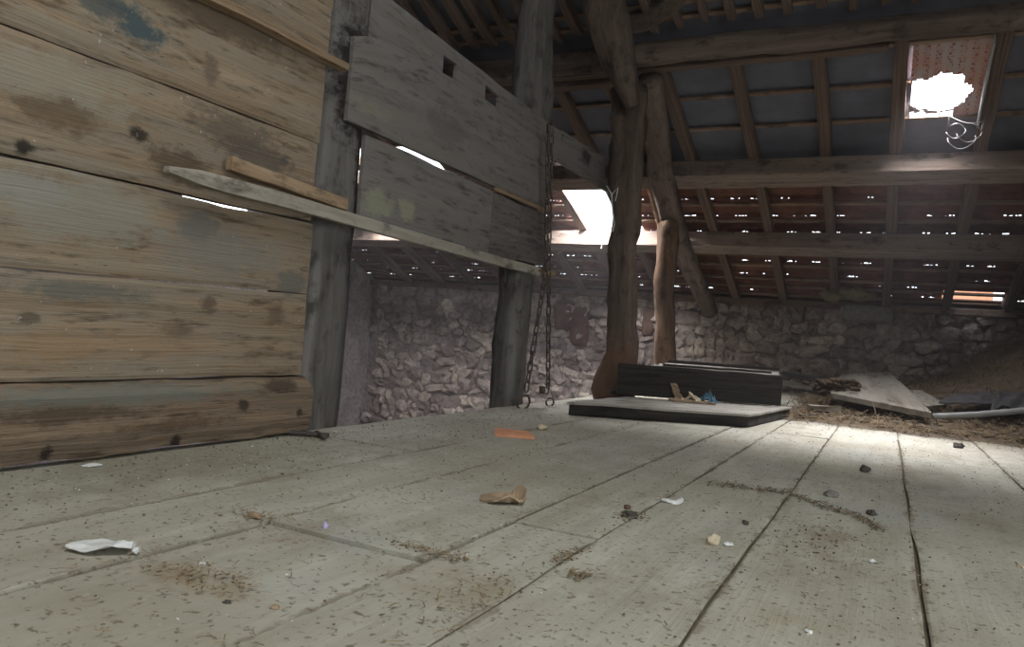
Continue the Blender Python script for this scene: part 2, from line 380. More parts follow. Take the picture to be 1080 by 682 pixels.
def tag(o, label=None, cat=None, group=None, kind=None):
    if label: o['label'] = label
    if cat: o['category'] = cat
    if group: o['group'] = group
    if kind: o['kind'] = kind
    return o
def empty(name, loc, label, cat, group=None):
    e = bpy.data.objects.new(name, None); COL.objects.link(e); e.location = loc; e.empty_display_size = .1
    return tag(e, label, cat, group)
def lin(a, b, n): return [a + (b - a) * i / (n - 1) for i in range(n)]
ORD = ['first', 'second', 'third', 'fourth', 'fifth', 'sixth', 'seventh', 'eighth', 'ninth', 'tenth', 'eleventh', 'twelfth', 'thirteenth', 'fourteenth', 'fifteenth',
       'sixteenth', 'seventeenth', 'eighteenth', 'nineteenth', 'twentieth', 'twenty-first', 'twenty-second', 'twenty-third', 'twenty-fourth', 'twenty-fifth']

# ------------------------------------------------------------------ the shell
SL = .4; YF = 9.0; ZW = 1.0
XL, XR, YB = -6.95, 2.7, -2.6
def rz_(y, off=0.0): return ZW + off + SL * (YF - y)
NDOWN = V((0, -SL, -1)).normalized(); DSL = V((0, 1, -SL)).normalized()

# floor of wide boards, ends at the partition line
mb = MB()
edges = [-2.0, -1.46, -1.17, -.765, -.55, -.25, .09, .5, .93, 1.35, 1.8, 2.25, XR]
cuts = {2: [1.215], 3: [1.6], 5: [2.9], 1: [3.4], 4: [4.4], 6: [4.0], 0: [2.2]}
for k in range(len(edges) - 1):
    x0, x1 = edges[k] + .003, edges[k + 1] - .003
    ys = [YB] + cuts.get(k, []) + [YF]
    for q in range(len(ys) - 1):
        dz = random.uniform(-.002, .0)
        if k == 2: dz = (-.008, .0)[q]
        if k == 3: dz = (-.004, -.001)[q]
        sd = random.uniform(0, 60)
        def P(u, w, x0=x0, x1=x1, dz=dz, sd=sd, k=k):
            x = x0 + (x1 - x0) * w
            e = .006 * fbm((u * 2.5, sd, 0)) * (1 if w in (0, 1) else 0)
            if k == 0 and w == 0: e += .012 * fbm((u * 4, 3, 1))
            return (x + e, u, dz + .003 * fbm((x * 3, u * 2, sd)) - (.0015 if w in (0, 1) else 0))
        mb.plate(lin(ys[q] + .003, ys[q + 1] - .003, max(6, int((ys[q + 1] - ys[q]) / .12))), [0, .012, .5, .988, 1], P, (0, 0, 1), .05)
mb.box(((edges[0] + XR) / 2 + .02, (YB + YF) / 2, -.042), (XR - edges[0] - .04, YF - YB, .06), mat=1)
tag(mb.build('floor', [M['floor'], M['dirt']]), kind='structure')

# lower bay floor beyond the partition
mb = MB(); mb.plate(lin(XL - .4, XR, 6), lin(YB, YF + .5, 6), lambda u, w: (u, w, -2.2), (0, 0, 1), .1)
tag(mb.build('trim_1', M['earth']), kind='structure')

# rubble wall at the eaves
def wallface(x, z): return YF + .02 * fbm((x * 2.1, z * 2.1, 1)) - .012 * fbm((x * 9, z * 9, 4))
mb = MB()
mb.plate(lin(XL - .4, XR, 130), lin(-2.2, ZW + .06, 44), lambda u, w: (u, wallface(u, w) + .0, w), (0, -1, 0), .5, mat=0)
z = -1.35
while z < ZW - .05:
    h = random.uniform(.10, .17); x = XL + random.uniform(0, .2)
    while x < XR:
        w = random.choice((random.uniform(.08, .14), random.uniform(.13, .22), random.uniform(.18, .32)))
        left = x < -2.4
        if not (left and random.random() < .08):
            hh = min(h * random.uniform(.8, 1.35), .2)
            zc = min(z + h / 2 + random.uniform(-.035, .035), ZW - hh / 2 + .03)
            dy = random.uniform(.012, .048) if left else random.uniform(-.005, .03)
            mb.blob((x + w / 2, YF + dy, zc), (w * .54, .08, hh * .56), rot=random.uniform(-.12, .12), ry=random.uniform(-.35, .35), sub=2, wob=.6, sq=2.8, mat=1, fr=2.1, gconst=True)
        x += w * .97
    z += h
# stretch of joints darker where the lime has fallen out is the same wall: mortar | stones
tag(mb.build('wall_far', [M['mortar'], M['stone']]), kind='structure')

def gable(x, name, mat, door=None, thick=.4, hole=None):
    mb = MB(); n = (1, 0, 0) if x < 0 else (-1, 0, 0)
    ys = sorted(set(lin(YB, YF + .3, 30) + (list(door[:2]) if door else []) + (list(hole[:2]) if hole else [])))
    ws = sorted(set([0, .2, .4, .6, .8, .95, 1.0]))
    base = -2.2 if x < 0 else 0
    def P(u, w): return (x + .03 * fbm((u * 1.5, w * 4, 3)), u, base + (rz_(u, .08) - base) * w)
    if not door:
        mb.plate(ys, ws, P, n, thick, drop=(lambda i, j: ws[j] == .8 and hole[0] <= ys[i] < hole[1]) if hole else None)
    else:
        d0, d1, dh = door
        mb.plate([u for u in ys if u <= d0], ws, P, n, thick); mb.plate([u for u in ys if u >= d1], ws, P, n, thick)
        mb.plate([u for u in ys if d0 <= u <= d1], [0, .5, 1], lambda u, w: (x, u, dh + (rz_(u, .08) - dh) * w), n, thick)
    return tag(mb.build(name, mat), kind='structure')
gable(XL, 'wall_left', M['mortar'], hole=(5.55, 6.85))
gable(XR, 'wall_right', M['plaster'], (-1.7, .9, 2.3))
mb = MB(); mb.plate(lin(XL - .4, XR + .4, 8), lin(-2.2, rz_(YB, .08), 6), lambda u, w: (u, YB, w), (0, 1, 0), .4)
tag(mb.build('wall_back', M['plaster']), kind='structure')

# roof covering: lapped courses, with the openings that let the daylight in
HOLES = [(.0, 2.3, -1.92, .12), (.03, .49, 5.42, 6.14), (-3.12, -2.42, 6.58, 7.70), (-5.75, -4.1, 6.14, 7.42), (.47, 1.0, 8.72, 8.92)]  # first opening is added out of view to light the near floor
up_rows = [YB - .4] + [round(-2.6 + .34 * i, 3) for i in range(1, 23)] + [5.0, 5.42, 5.78, 6.14, 6.58]
up_rows = sorted(set(y for y in up_rows if y <= 6.6)); up_rows = [y for i, y in enumerate(up_rows) if i == 0 or y - up_rows[i - 1] > .12]
lo_rows = [6.58, 6.86, 7.14, 7.42, 7.70, 7.98, 8.26, 8.54, 8.72, 8.92, 9.2, 9.55]
mb = MB(); bt = MB()
def course(y0, y1, mat, step, tile, slit):
    iv = [(XL - .4, XR + .4)]
    for (a, b, c, d) in HOLES:
        if c - .01 <= y0 and y1 <= d + .01:
            nv = []
            for (p, q) in iv:
                if b <= p or a >= q: nv.append((p, q)); continue
                if a > p: nv.append((p, a))
                if b < q: nv.append((b, q))
            iv = nv
    off = .1
    for (p, q) in iv:
        z0, z1 = rz_(y0, off), rz_(y1, off + step)
        mb.plate(lin(p, q, max(2, int((q - p) / .4))), [0, 1], lambda u, w: (u, y0 + (y1 - y0) * w, z0 + (z1 - z0) * w), NDOWN, .014, mat=mat)
        x = p; zb = rz_(y1, off)
        runs = []
        while x < q - 1e-4:
            x2 = min(q, x + tile * random.uniform(.93, 1.07))
            if slit and random.random() < slit:
                c = (x + x2) / 2 + random.uniform(-.05, .05); a = c - random.uniform(.025, .06); runs.append((x, max(x, a), zb)); a = max(x, a)
                while a < min(c + .055, x2 - .01):
                    b = min(x2, a + random.uniform(.008, .022)); runs.append((a, b, zb + .015 + max(0, random.uniform(-.006, .012)))); a = b
                runs.append((a, x2, zb))
            else: runs.append((x, x2, zb))
            x = x2
        if slit:
            for (a, b, lo) in runs:
                if b - a > .003: mb.box(((a + b) / 2, y1 + .006, (lo - .003 + z1 + .01) / 2), (b - a, .014, z1 + .013 - lo), mat=mat)
        else: mb.box(((p + q) / 2, y1 + .006, (zb - .003 + z1 + .01) / 2), (q - p, .014, z1 + .013 - zb), mat=mat)
for a, b in zip(up_rows[:-1], up_rows[1:]): course(a, b, 0, .016, .5, 0)
for a, b in zip(lo_rows[:-1], lo_rows[1:]): course(a, b, 1, .042, .23, (.55 if a > 6.4 and b < 9.2 else 0))
for y in lo_rows[1:-1]:
    iv = [(XL, XR)]
    for (a, b, c, d) in HOLES:
        if c < y < d: iv = [s for (p, q) in iv for s in ([(p, a), (b, q)] if p < a and b < q else [(p, q)])]
    for (p, q) in iv: bt.box(((p + q) / 2, y + .045, rz_(y + .045, .088)), (q - p, .035, .022), rx=-math.atan(SL))
for y in up_rows[1:-1]:
    if y > 5.0:
        for (p, q) in ([(XL, .03), (.49, XR)] if 5.5 < y < 6.0 else [(XL, XR)]): bt.box(((p + q) / 2, y - .015, rz_(y - .015, .088)), (q - p, .03, .02), rx=-math.atan(SL))
    elif y > 2: bt.box(((XL + XR) / 2, y - .015, rz_(y - .015, .088)), (XR - XL, .03, .02), rx=-math.atan(SL))
tag(mb.build('ceiling', [M['felt'], M['tile']]), kind='structure')
tag(bt.build('trim_2', M['battenroof']), kind='structure')

# ------------------------------------------------------------------ roof timbers
def tilted(name, y, zt, t, w, mat, x0, x1, label, cat, wobble=.004):
    mb = MB(); sd = random.uniform(0, 50); ztop = V((0, y, zt))
    def P(u, v):
        e = wobble * fbm((u * 1.7, v * 3, sd)); return V((u, 0, 0)) + ztop + NDOWN * (t + e) + DSL * (w * v + wobble * fbm((u * 1.3, sd, v * 5)))
    mb.plate(lin(x0, x1, 60), [0, 1], P, NDOWN, t)
    return tag(mb.build(name, mat, bevel=.008), label, cat)
tilted('purlin', 6.39, 2.045, .16, .19, M['purlin'], XL, XR, 'squared brown purlin crossing the roof below the skylight, the upper of two squared ones', 'beam')
tilted('purlin', 7.50, 1.601, .17, .17, M['purlin'], XL, XR, 'squared brown purlin nearest the stone wall, crossing just below the ragged roof hole', 'beam')
tilted('timber', 5.235, 2.495, .06, .055, M['rafter'], XL, -.12, 'slim squared timber fixed along the underside of the round log beam', 'beam', .008)
tilted('timber', 5.33, 2.47, .085, .06, M['rafter'], XL, -1.9, 'short reddish timber behind the slim one, left of the forked trunk post', 'beam', .004)
mb = MB(); mb.log([(XL, 5.1, 2.50), (-3, 5.1, 2.49), (-.5, 5.1, 2.505), (1, 5.11, 2.515), (XR, 5.12, 2.51)], [.085, .082, .078, .076, .08], sq=2.3, wob=.14, seg=.12)
tag(mb.build('log_beam', M['oldbeam'], smooth=True), 'thick dark log beam crossing the roof in front of the skylight', 'beam')
mb = MB(); mb.plate(lin(XL, XR, 50), [0, 1], lambda u, w: (u, YF - .08 + .2 * w, ZW + .045 + .008 * fbm((u, w, 5))), (0, 0, 1), .07)
tag(mb.build('wall_plate', M['rafter'], bevel=.006), 'long brown timber lying on top of the rubble stone wall', 'beam')

def rafter(name, x, y0, y1, w, t, mat, label, group, skew=0.0, blunt=0.0):
    mb = MB(); sd = random.uniform(0, 50)
    root = V((x, y1, rz_(y1)))
    def P(u, v):
        y = y0 + (y1 - y0) * u; lift = 0
        if blunt and u > .97: lift = blunt * (u - .97) / .03
        return V((x + skew * (1 - u) + (v - .5) * w + .008 * fbm((y * 1.4, sd, v * 3)), y, rz_(y) + .004 * fbm((y * 2, v, sd)) + lift))
    L = abs(y1 - y0)
    mb.plate([0] + lin(.03, .97, max(6, int(L / .2))) + [1.0], [0, 1], P, NDOWN, t)
    return tag(mb.build(name, mat, bevel=.006, origin=root), label, 'rafter', group)
lx = [-6.26, -5.72, -5.18, -4.64, -4.1, -3.56, -3.02, -2.50, -2.06, -1.62, -1.09, -.545, -.045, .512, 1.06, 1.6]
for i, x in enumerate(lx):
    if i == len(lx) - 3: lab = 'brown rafter along the right side of the bright skylight, lit on its edge'
    elif i == len(lx) - 4: lab = 'brown rafter along the left side of the bright skylight'
    elif i == len(lx) - 2: lab = 'brown rafter next on the right after the skylight, near the frame edge'
    elif i == len(lx) - 1: lab = 'brown rafter farthest right, above the hay pile'
    elif x > -1.3: lab = 'brown rafter crossing both squared purlins, %s to the left of the skylight' % ('second' if i == len(lx) - 5 else 'third')
    elif x > -2.3: lab = 'brown rafter just %s of the dark sloping brace' % ('right' if x > -1.9 else 'left')
    elif x > -3.2: lab = 'brown rafter at the %s side of the ragged roof hole' % ('right' if x > -2.7 else 'left')
    else: lab = 'brown lower rafter behind the grey boards, %s counted from the left stone corner' % ORD[i]
    rafter('rafter', x, 5.26, 9.35, .085, .085, M['rafter'], lab, 'long rafters under the tiles', skew=-.02 if x < -1 else 0)
ux = [-3.42 + .181 * i for i in range(25)]
for i, x in enumerate(ux):
    rafter('rafter', x + random.uniform(-.02, .02), 0.3, 5.02 + random.uniform(-.03, .04), random.uniform(.045, .065), .085, M['rafter'],
           'close-set rafter ending above the log beam, %s from the left of that upper row' % ORD[i], 'close-set upper rafters', skew=random.uniform(-.05, .05), blunt=.04)

# truss: trunk posts, principal brace
mb = MB()
mb.log([at(649, 426, 1, 5.02), at(653, 385, 1, 5.02), at(656, 330, 1, 5.02), at(659, 200, 1, 5.04), at(665, 95, 1, 5.08)], [.135, .112, .092, .104, .118], sq=3.2, wob=.26, freq=3.4)
for v in mb.v: v.z = max(v.z, 0.001)
p3 = tag(mb.build('trunk_post', M['trunkgrey'], smooth=True), 'thick rough brown trunk post rising left of the hatch block', 'post')
mb = MB(); mb.log([at(703, 396, 1, 6.75), at(700, 320, 1, 6.75), at(705, 236, 1, 6.75), at(707, 215, 1, 6.8)], [.095, .085, .095, .085], sq=2.6, wob=.2, freq=2.6)
zlo = min(v.z for v in mb.v)
for v in mb.v:
    if v.z < zlo + .08: v.z = 0.001
tag(mb.build('trunk_post', M['trunk'], smooth=True), 'orange-brown trunk post standing behind the hatch block', 'post')
mb = MB(); mb.log([at(684, 85, 1, 5.2), at(690, 130, 1, 5.6), at(696, 175, 1, 6.1), at(704, 212, 1, 6.6), at(714, 248, 1, 7.2), at(748, 328, 1, 8.9)], [.09, .10, .105, .10, .095, .09], sq=2.8, wob=.12)
tag(mb.build('principal_brace', M['oldbeam'], smooth=True), 'dark sloping brace from the thick trunk post down to the stone wall', 'beam')
mb = MB(); mb.log([at(636, -40, 1, 4.3), at(637, 10, 1, 4.55), at(652, 60, 1, 4.75), at(668, 112, 1, 4.9)], [.13, .13, .12, .05], sq=2.6, wob=.12)
tag(mb.build('log_strut', M['trunkgrey'], smooth=True), 'wedge-ended log leaning onto the head of the thick trunk post', 'beam')
mb = MB(); mb.log([at(650, 28, 1, 4.95), at(680, 22, 1, 4.9), at(705, 8, 1, 4.8), at(730, -18, 1, 4.65), at(760, -60, 1, 4.4)], [.07, .07, .06, .05, .05], sq=2.2, wob=.1, seg=.05)
tag(mb.build('curved_strut', M['trunkgrey'], smooth=True), 'short curved grey log springing right from the post head up to the rafters', 'beam')
mb = MB(); mb.log([at(684, 192, 1, 6.7), at(699, 246, 1, 6.95)], [.03, .03], sq=4, wob=.05, n=8)
tag(mb.build('batten', M['batten'], smooth=False), 'pale slanting batten between the two trunk posts', 'batten')
# right-hand leaning prop
mb = MB(); mb.log([at(1092, 270, 1, 8.2), at(1075, 300, 1, 8.5), at(1062, 322, 1, 8.9)], [.05, .05, .05], sq=3, wob=.08)
tag(mb.build('prop', M['oldbeam'], smooth=True), 'dark slanting prop right of the low bright slot', 'beam')

# posts of the partition; they stand on the lower floor beside the floor edge
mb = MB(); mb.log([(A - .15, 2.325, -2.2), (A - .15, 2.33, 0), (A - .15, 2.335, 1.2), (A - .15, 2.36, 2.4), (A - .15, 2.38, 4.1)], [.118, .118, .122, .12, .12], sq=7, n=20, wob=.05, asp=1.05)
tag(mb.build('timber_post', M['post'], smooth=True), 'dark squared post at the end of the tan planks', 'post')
mb = MB(); mb.log([(A - .125, 4.15, -2.2), (A - .125, 4.15, .2), (A - .125, 4.15, 1.25), (A - .13, 4.16, 1.75), (A - .13, 4.17, 2.0), (A - .13, 4.16, 2.4), (A - .13, 4.2, 3.05)], [.125, .125, .12, .145, .15, .125, .125], sq=4.0, n=20, wob=.13, asp=.68)
tag(mb.build('timber_post', M['post'], smooth=True), 'dark post behind the hanging chains, knobbly above the grey boards', 'post')

# ------------------------------------------------------------------ tan plank partition
root = empty('plank_partition', (A - .03, 1.2, .02), 'tall partition of wide tan planks along the left side', 'partition')
def plank(name, y0, y1, lo, hi, t, mat, parent, x=A, label=None, wob=.006, endw=.006, bev=.004, drop=None, us=None, ws=None, dip=0):
    mb = MB(); sd = random.uniform(0, 80)
    f = lambda c, y: c if isinstance(c, (int, float)) else c[0] + (c[1] - c[0]) * (y - y0) / (y1 - y0)
    def P(u, w):
        yy = u
        if u in (y0, y1): yy += endw * fbm((w * 6, sd, 2))
        a = f(lo, u) + wob * fbm((u * 3.1, sd, 0)); b = f(hi, u) + wob * fbm((u * 3.1, sd, 7)) - dip * math.exp(-((u - 1.77) / .10) ** 4)
        return (x + .004 * fbm((u * 1.5, w * 2, sd)), yy, a + (b - a) * w)
    mb.plate(us or lin(y0, y1, max(4, int((y1 - y0) / .06))), ws or [0, .04, .35, .65, .96, 1], P, (1, 0, 0), t, drop=drop, bev=bev)
    ob = mb.build(name, mat, parent)
    if label: ob['label'] = label
    return ob
y0 = -1.4
# foot beam: thick, with a chamfered dusty top ledge
mb = MB()
def PF(u, w):
    zb = .012 + .014 * fbm((u * 4, 1, 1)) + .006 * fbm((u * 15, 1, 1))
    prof = {0: (.035, zb), .3: (.05, .07), .6: (.05, .15), .8: (.045, .178 + .006 * fbm((u * 6, 2, 2))), 1: (.0, .214 + .004 * fbm((u * 5, 3, 3)))}
    x, zz = prof[w]; return (A + x, u + (.012 * fbm((w * 5, 3, 1)) if u > 2.17 else 0), zz)
mb.plate(lin(y0, 2.185, 70), [0, .3, .6, .8, 1], PF, (1, 0, 0), .07)
mb.build('foot_beam', M['beam'], root)['label'] = 'thick knotty beam at the foot of the partition'
for (lo, hi, ye, t, lab) in (((.216, .222), (.462, .524), 2.165, .04, None), ((.468, .53), (.742, .797), 2.165, .035, 'greyish plank'),
                             ((.757, .803), (1.085, 1.103), 2.155, .045, 'brown plank with two dark knots'), ((1.09, 1.108), (1.40, 1.43), 2.165, .03, 'plank with a blue-grey stain'),
                             ((1.405, 1.436), (1.60, 1.62), 2.175, .03, None), ((1.606, 1.626), (1.86, 1.87), 2.18, .035, None), ((1.866, 1.876), (2.15, 2.15), 2.18, .035, None)):
    plank('plank', y0, ye, lo, hi, t, M['plank'], root, label=lab, dip=.008 if lab == 'greyish plank' else 0)
plank('batten', .6, 2.235, (1.378, 1.402), (1.405, 1.428), .045, M['batten'], root, x=A + .052, label='thin ledge strip nailed across the planks', bev=.002)

# ------------------------------------------------------------------ grey boards between the posts
root = empty('board_partition', (A - .015, 3.3, .87), 'weathered grey boards nailed high across two dark posts', 'partition')
# middle board, wany upper edge
mb = MB()
def up_edge(y):
    pts = [(2.31, 1.575), (2.45, 1.625), (2.61, 1.642), (2.83, 1.653), (3.4, 1.66), (4.15, 1.633), (4.24, 1.63)]
    for (a, b), (c, d) in zip(pts[:-1], pts[1:]):
        if y <= c: return b + (d - b) * (y - a) / (c - a)
    return pts[-1][1]
def PM(u, w): return (A + .004 * fbm((u, w * 2, 3)), u + (.006 * fbm((w * 5, 1, 1)) if u in (2.31, 4.24) else 0), 1.236 + .006 * fbm((u * 3, 2, 1)) + (up_edge(u) - 1.236) * w)
mb.plate(lin(2.31, 4.24, 50), [0, .03, .4, .7, .97, 1], PM, (1, 0, 0), .025, bev=.003)
mb.build('board', M['greyboard'], root)['label'] = 'broad pale grey middle board'
# top board with two square notches, behind the middle board
us = sorted(lin(2.29, 4.245, 36) + [3.01, 3.135, 3.43, 3.59]); zs = [0, .3, .42, .80, 1]
def in_notch(i, j):
    u = (us[i] + us[i + 1]) / 2; return j in (2,) and (3.01 < u < 3.135 or 3.43 < u < 3.59)
def PT(u, w):
    top = 1.84 - .055 * max(0, (u - 2.5)) / 1.7
    lo = 1.52 + (.09 * max(0, 2.5 - u) / .2)
    if 3.4 < u < 3.6: lo += .0
    return (A - .034 + .004 * fbm((u, w * 2, 9)), u + (.012 * fbm((w * 6, 1, 5)) if u in (2.29, 4.245) else 0), lo + (top - lo) * w + .005 * fbm((u * 4, w * 2, 3)))
mb = MB(); mb.plate(us, zs, PT, (1, 0, 0), .02, drop=in_notch)
mb.build('board', M['greyboard'], root)['label'] = 'top board with two square notches'
plank('board', 2.44, 3.555, (.862, .858), (1.215, 1.206), .022, M['greyboard'], root, x=A - .004, label='lower board with pale flaking patches', bev=.003)
plank('board', 3.56, 3.90, (.86, .866), (1.2, 1.195), .02, M['darkboard'], root, x=A - .002, label='short dark board', bev=.002)
plank('board', 3.905, 4.30, (.868, .88), (1.2, 1.20), .02, M['darkboard'], root, x=A - .006, label='short dark board at the chain', bev=.002)
# far notched board running on to the trunk post
root = empty('notched_board', (A - .015, 4.85, 1.57), 'grey notched board running from the chain to the trunk post', 'board')
us = sorted(lin(4.255, 5.47, 24) + [4.40, 4.44, 4.76, 4.90, 5.20, 5.29])
def drop4(i, j):
    u = (us[i] + us[i + 1]) / 2; return 4.40 < u < 4.44 and j == 3
mb = MB(); mb.plate(us, [0, .15, .35, .72, .9, 1], lambda u, w: (A - .004, u, (1.57 + .012 * fbm((u * 5, 1, 2))) + (.2 + .03 * (u - 4.25)) * w), (1, 0, 0), .025, drop=drop4)
o = mb.build('board', M['greyboard'], root)

# loose laths lying along the partition
def bar(name, p, q, w, t, mat, label, cat, n=14, taper=0):
    p, q = V(p), V(q); mb = MB(); sd = random.uniform(0, 50)
    def P(u, v):
        c = p.lerp(q, u); hw = w * (1 if u > taper or not taper else .35 + .65 * u / taper)
        return c + V((0, .0, (v - .5) * hw + .004 * fbm((u * 4, sd, 0)))) + V((.004 * fbm((u * 3, 1, sd)), 0, 0))
    mb.plate(lin(0, 1, n), [0, 1], P, (1, 0, 0), t)
    for i, gv in enumerate(mb.g): gv.x *= (q - p).length; gv.y *= w
    return tag(mb.build(name, mat, bevel=.003, origin=tuple((p + q) / 2)), label, cat)
bar('lath', (A + .085, 1.458, .843), (A + .036, 4.16, .826), .05, .03, M['lath'], 'long grey lath with a pointed end lying across both dark posts', 'lath', 26, .05)
bar('batten', (A + .06, 1.705, .918), (A + .035, 2.315, .897), .046, .032, M['batten'], 'short brown batten just above the long grey lath', 'batten')
mb = MB(); mb.log([(A + .02, 4.13, .835), (A + .05, 4.33, .833)], [.02, .017], sq=2, n=10, wob=.05, seg=.03)
tag(mb.build('peg', M['batten'], smooth=True), 'short round wooden peg sticking out beside the chains', 'peg')
mb = MB(); mb.plate(lin(3.55, 4.28, 12), [0, 1], lambda u, w: (A + .014 + .0 * w, u, 1.208 + .02 * w), (1, 0, 0), .014)
tag(mb.build('batten', M['batten'], origin=(A, 3.9, 1.21)), 'thin pale batten along the lower rim of the broad grey board', 'batten')

# ------------------------------------------------------------------ chains
def link_mesh():
    mb = MB(); path = []
    a, L = .0125, .036
    for k in range(9): th = math.pi * k / 8; path.append(V((a * math.cos(th), 0, L - a + a * math.sin(th))))
    for k in range(9): th = math.pi + math.pi * k / 8; path.append(V((a * math.cos(th), 0, -L + a + a * math.sin(th))))
    path.append(path[0]); mb.tube(path, .0052, 6)
    o = mb.build('link', M['iron'], smooth=True); return o
LK = link_mesh(); first = [True]
def chain(label, pts, group='hanging iron chains'):
    pts = [V(p) for p in pts]; root = empty('chain', pts[0], label, 'chain', group)
    segs = [(pts[i + 1] - pts[i]).length for i in range(len(pts) - 1)]; tot = sum(segs); n = int(tot / .056)
    for k in range(n):
        s = (k + .5) / n * tot; i = 0
        while i < len(segs) - 1 and s > segs[i]: s -= segs[i]; i += 1
        d = (pts[i + 1] - pts[i]).normalized(); c = pts[i] + d * s
        if first[0]: o = LK; first[0] = False
        else: o = LK.copy(); COL.objects.link(o)
        o.parent = root; o.location = c - root.location
        q = d.to_track_quat('Z', 'Y') @ Matrix.Rotation((k % 2) * math.pi / 2 + .5 + random.uniform(-.25, .25), 3, 'Z').to_quaternion()
        o.rotation_mode = 'QUATERNION'; o.rotation_quaternion = q
    return root
XC = -1.89
c1 = chain('rusty chain hanging at the post, the one ending in a big ring', [at(578, 132, 0, XC), at(576, 285, 0, XC), at(566, 345, 0, XC), at(555, 412, 0, XC)])
def ring(name, c, r, th, root, rot, mat=M['iron']):
    mb = MB(); mt = Matrix.Rotation(rot[0], 3, 'Z') @ Matrix.Rotation(rot[1], 3, 'X')
    path = [V(c) + mt @ V((r * math.cos(2 * math.pi * k / 20), 0, r * math.sin(2 * math.pi * k / 20))) for k in range(21)]
    mb.tube(path, th, 7); return mb.build(name, mat, root, smooth=True)
ring('ring', at(552, 424, 0, XC), .044, .007, c1, (R(60), R(10)))
c2 = chain('rusty chain hanging at the post, the one ending in a hook and clasp', [at(582, 132, 0, XC + .02), at(579, 260, 0, XC + .02), at(578, 408, 0, XC + .02)])
ring('ring', at(580, 424, 0, XC + .02), .026, .006, c2, (R(50), R(5)))
mb = MB(); hk = [at(577, 408, 0, XC + .02) + V((0, .0 + .03 * math.sin(t), -.045 - .035 * math.cos(t) + .035)) for t in lin(-.4, 3.9, 12)]
mb.tube(hk, .006, 6); mb.box(tuple(at(572, 411, 0, XC + .02)), (.03, .03, .045)); mb.build('hook', M['iron'], c2)

# cord and bits at the thick trunk post
mb = MB(); mb.tube([at(640, 196, 1, 4.86), at(645, 205, 1, 4.84), at(646, 222, 1, 4.84), at(648, 236, 1, 4.84), at(646, 244, 1, 4.84)], .005, 5)
mb.tube([at(645, 205, 1, 4.84), at(652, 198, 1, 4.85), at(649, 212, 1, 4.84)], .004, 5)
tag(mb.build('cord', M['cord'], origin=tuple(at(645, 205, 1, 4.84))), 'pale frayed cord hanging down the thick trunk post', 'cord')

# ------------------------------------------------------------------ hatch slab and block
root = empty('hatch_slab', (-1.1, 4.6, 0), 'low dusty grey wooden slab lying on the floor before the block', 'hatch')
def quad_slab(root, corners, z0, z1, nm, mat, joints=0):
    FL, FR, BR, BL = [V(c) for c in corners]
    mb = MB()
    def P(u, w):
        a = FL.lerp(FR, u); b = BL.lerp(BR, u); p = a.lerp(b, w); e = .006
        return (p.x + e * fbm((p.x * 5, p.y * 5, 1)), p.y + e * fbm((p.x * 5, p.y * 5, 8)), z1 + .003 * fbm((p.x * 4, p.y * 4, 2)))
    mb.plate(lin(0, 1, 24), lin(0, 1, 10), P, (0, 0, 1), z1 - z0)
    return mb.build(nm, mat, root, bevel=.004)
FLs, FRs, BRs = at(598, 423, 2, .078), at(791, 437, 2, .078), at(835, 429, 2, .078)
SLC = [FLs, FRs, BRs, FLs + (BRs - FRs) * .82 + V((-.02, 0, 0))]
quad_slab(root, SLC, .062, .078, 'top_boards', M['slab'])
ins = [c.lerp(sum(SLC, V()) / 4, .02) for c in SLC]
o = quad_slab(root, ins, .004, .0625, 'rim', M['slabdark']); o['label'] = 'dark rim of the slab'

root = empty('hatch_block', (-1.0, 5.4, .08), 'taller dark box-like hatch block standing behind the slab', 'hatch')
BF0 = at(652, 409, 1, 4.72); BF1 = at(825, 412, 1, 5.36)
zb0, zt0 = .085, at(652, 389, 1, 4.72).z
bdir = V((-.13, .99, 0)); bw = 1.25
B0 = V((BF0.x, BF0.y, 0)); B1 = V((BF1.x, BF1.y, 0))
BC = [B0 + V((.0, 0, 0)), B1, B1 + bdir * bw, B0 + V((.16, .30, 0)) + bdir * (bw - .0)]
zt1 = at(825, 391, 1, 5.36).z
zt = (zt0 + zt1) / 2 + .004
# keep clear of the trunk post: left side steps in behind the front board
front = [B0, B1, B1 + V((-.03, .05, 0)), B0 + V((-.03, .05, 0))]
mb = MB()
def PB(u, w): p = B0.lerp(B1, u); return (p.x, p.y, zb0 + (zt - zb0) * w + .004 * fbm((u * 6, w, 2)))
nB = V(((B1 - B0).y, -(B1 - B0).x, 0)).normalized()
mb.plate(lin(0, 1, 20), [0, .5, 1], PB, nB, .045)
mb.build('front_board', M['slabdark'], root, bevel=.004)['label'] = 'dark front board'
C0 = B0.lerp(B1, .16) - nB * .048; C1 = B1 - nB * .048
quad_slab(root, [C0, C1, C1 + bdir * bw, C0 + bdir * bw], zt - .045, zt - .004, 'top_boards', M['slab'])
mb = MB(); S1 = C1 + bdir * bw
mb.plate(lin(0, 1, 12), [0, 1], lambda u, w: C1.lerp(S1, u) + V((0, 0, zb0 + (zt - .046 - zb0) * w)), (1, -.1, 0), .04)
S0 = C0 + bdir * bw
mb.plate(lin(0, 1, 12), [0, 1], lambda u, w: S0.lerp(S1, u) + V((0, 0, zb0 + (zt - .046 - zb0) * w)), (0, 1, 0), .04)
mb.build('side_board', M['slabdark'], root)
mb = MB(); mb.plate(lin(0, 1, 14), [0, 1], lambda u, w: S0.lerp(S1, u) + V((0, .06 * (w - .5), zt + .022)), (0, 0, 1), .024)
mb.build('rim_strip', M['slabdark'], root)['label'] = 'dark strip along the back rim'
mb = MB(); a_ = C0.lerp(C1, .1) + bdir * .2; b_ = C0.lerp(C1, .93) + bdir * .28
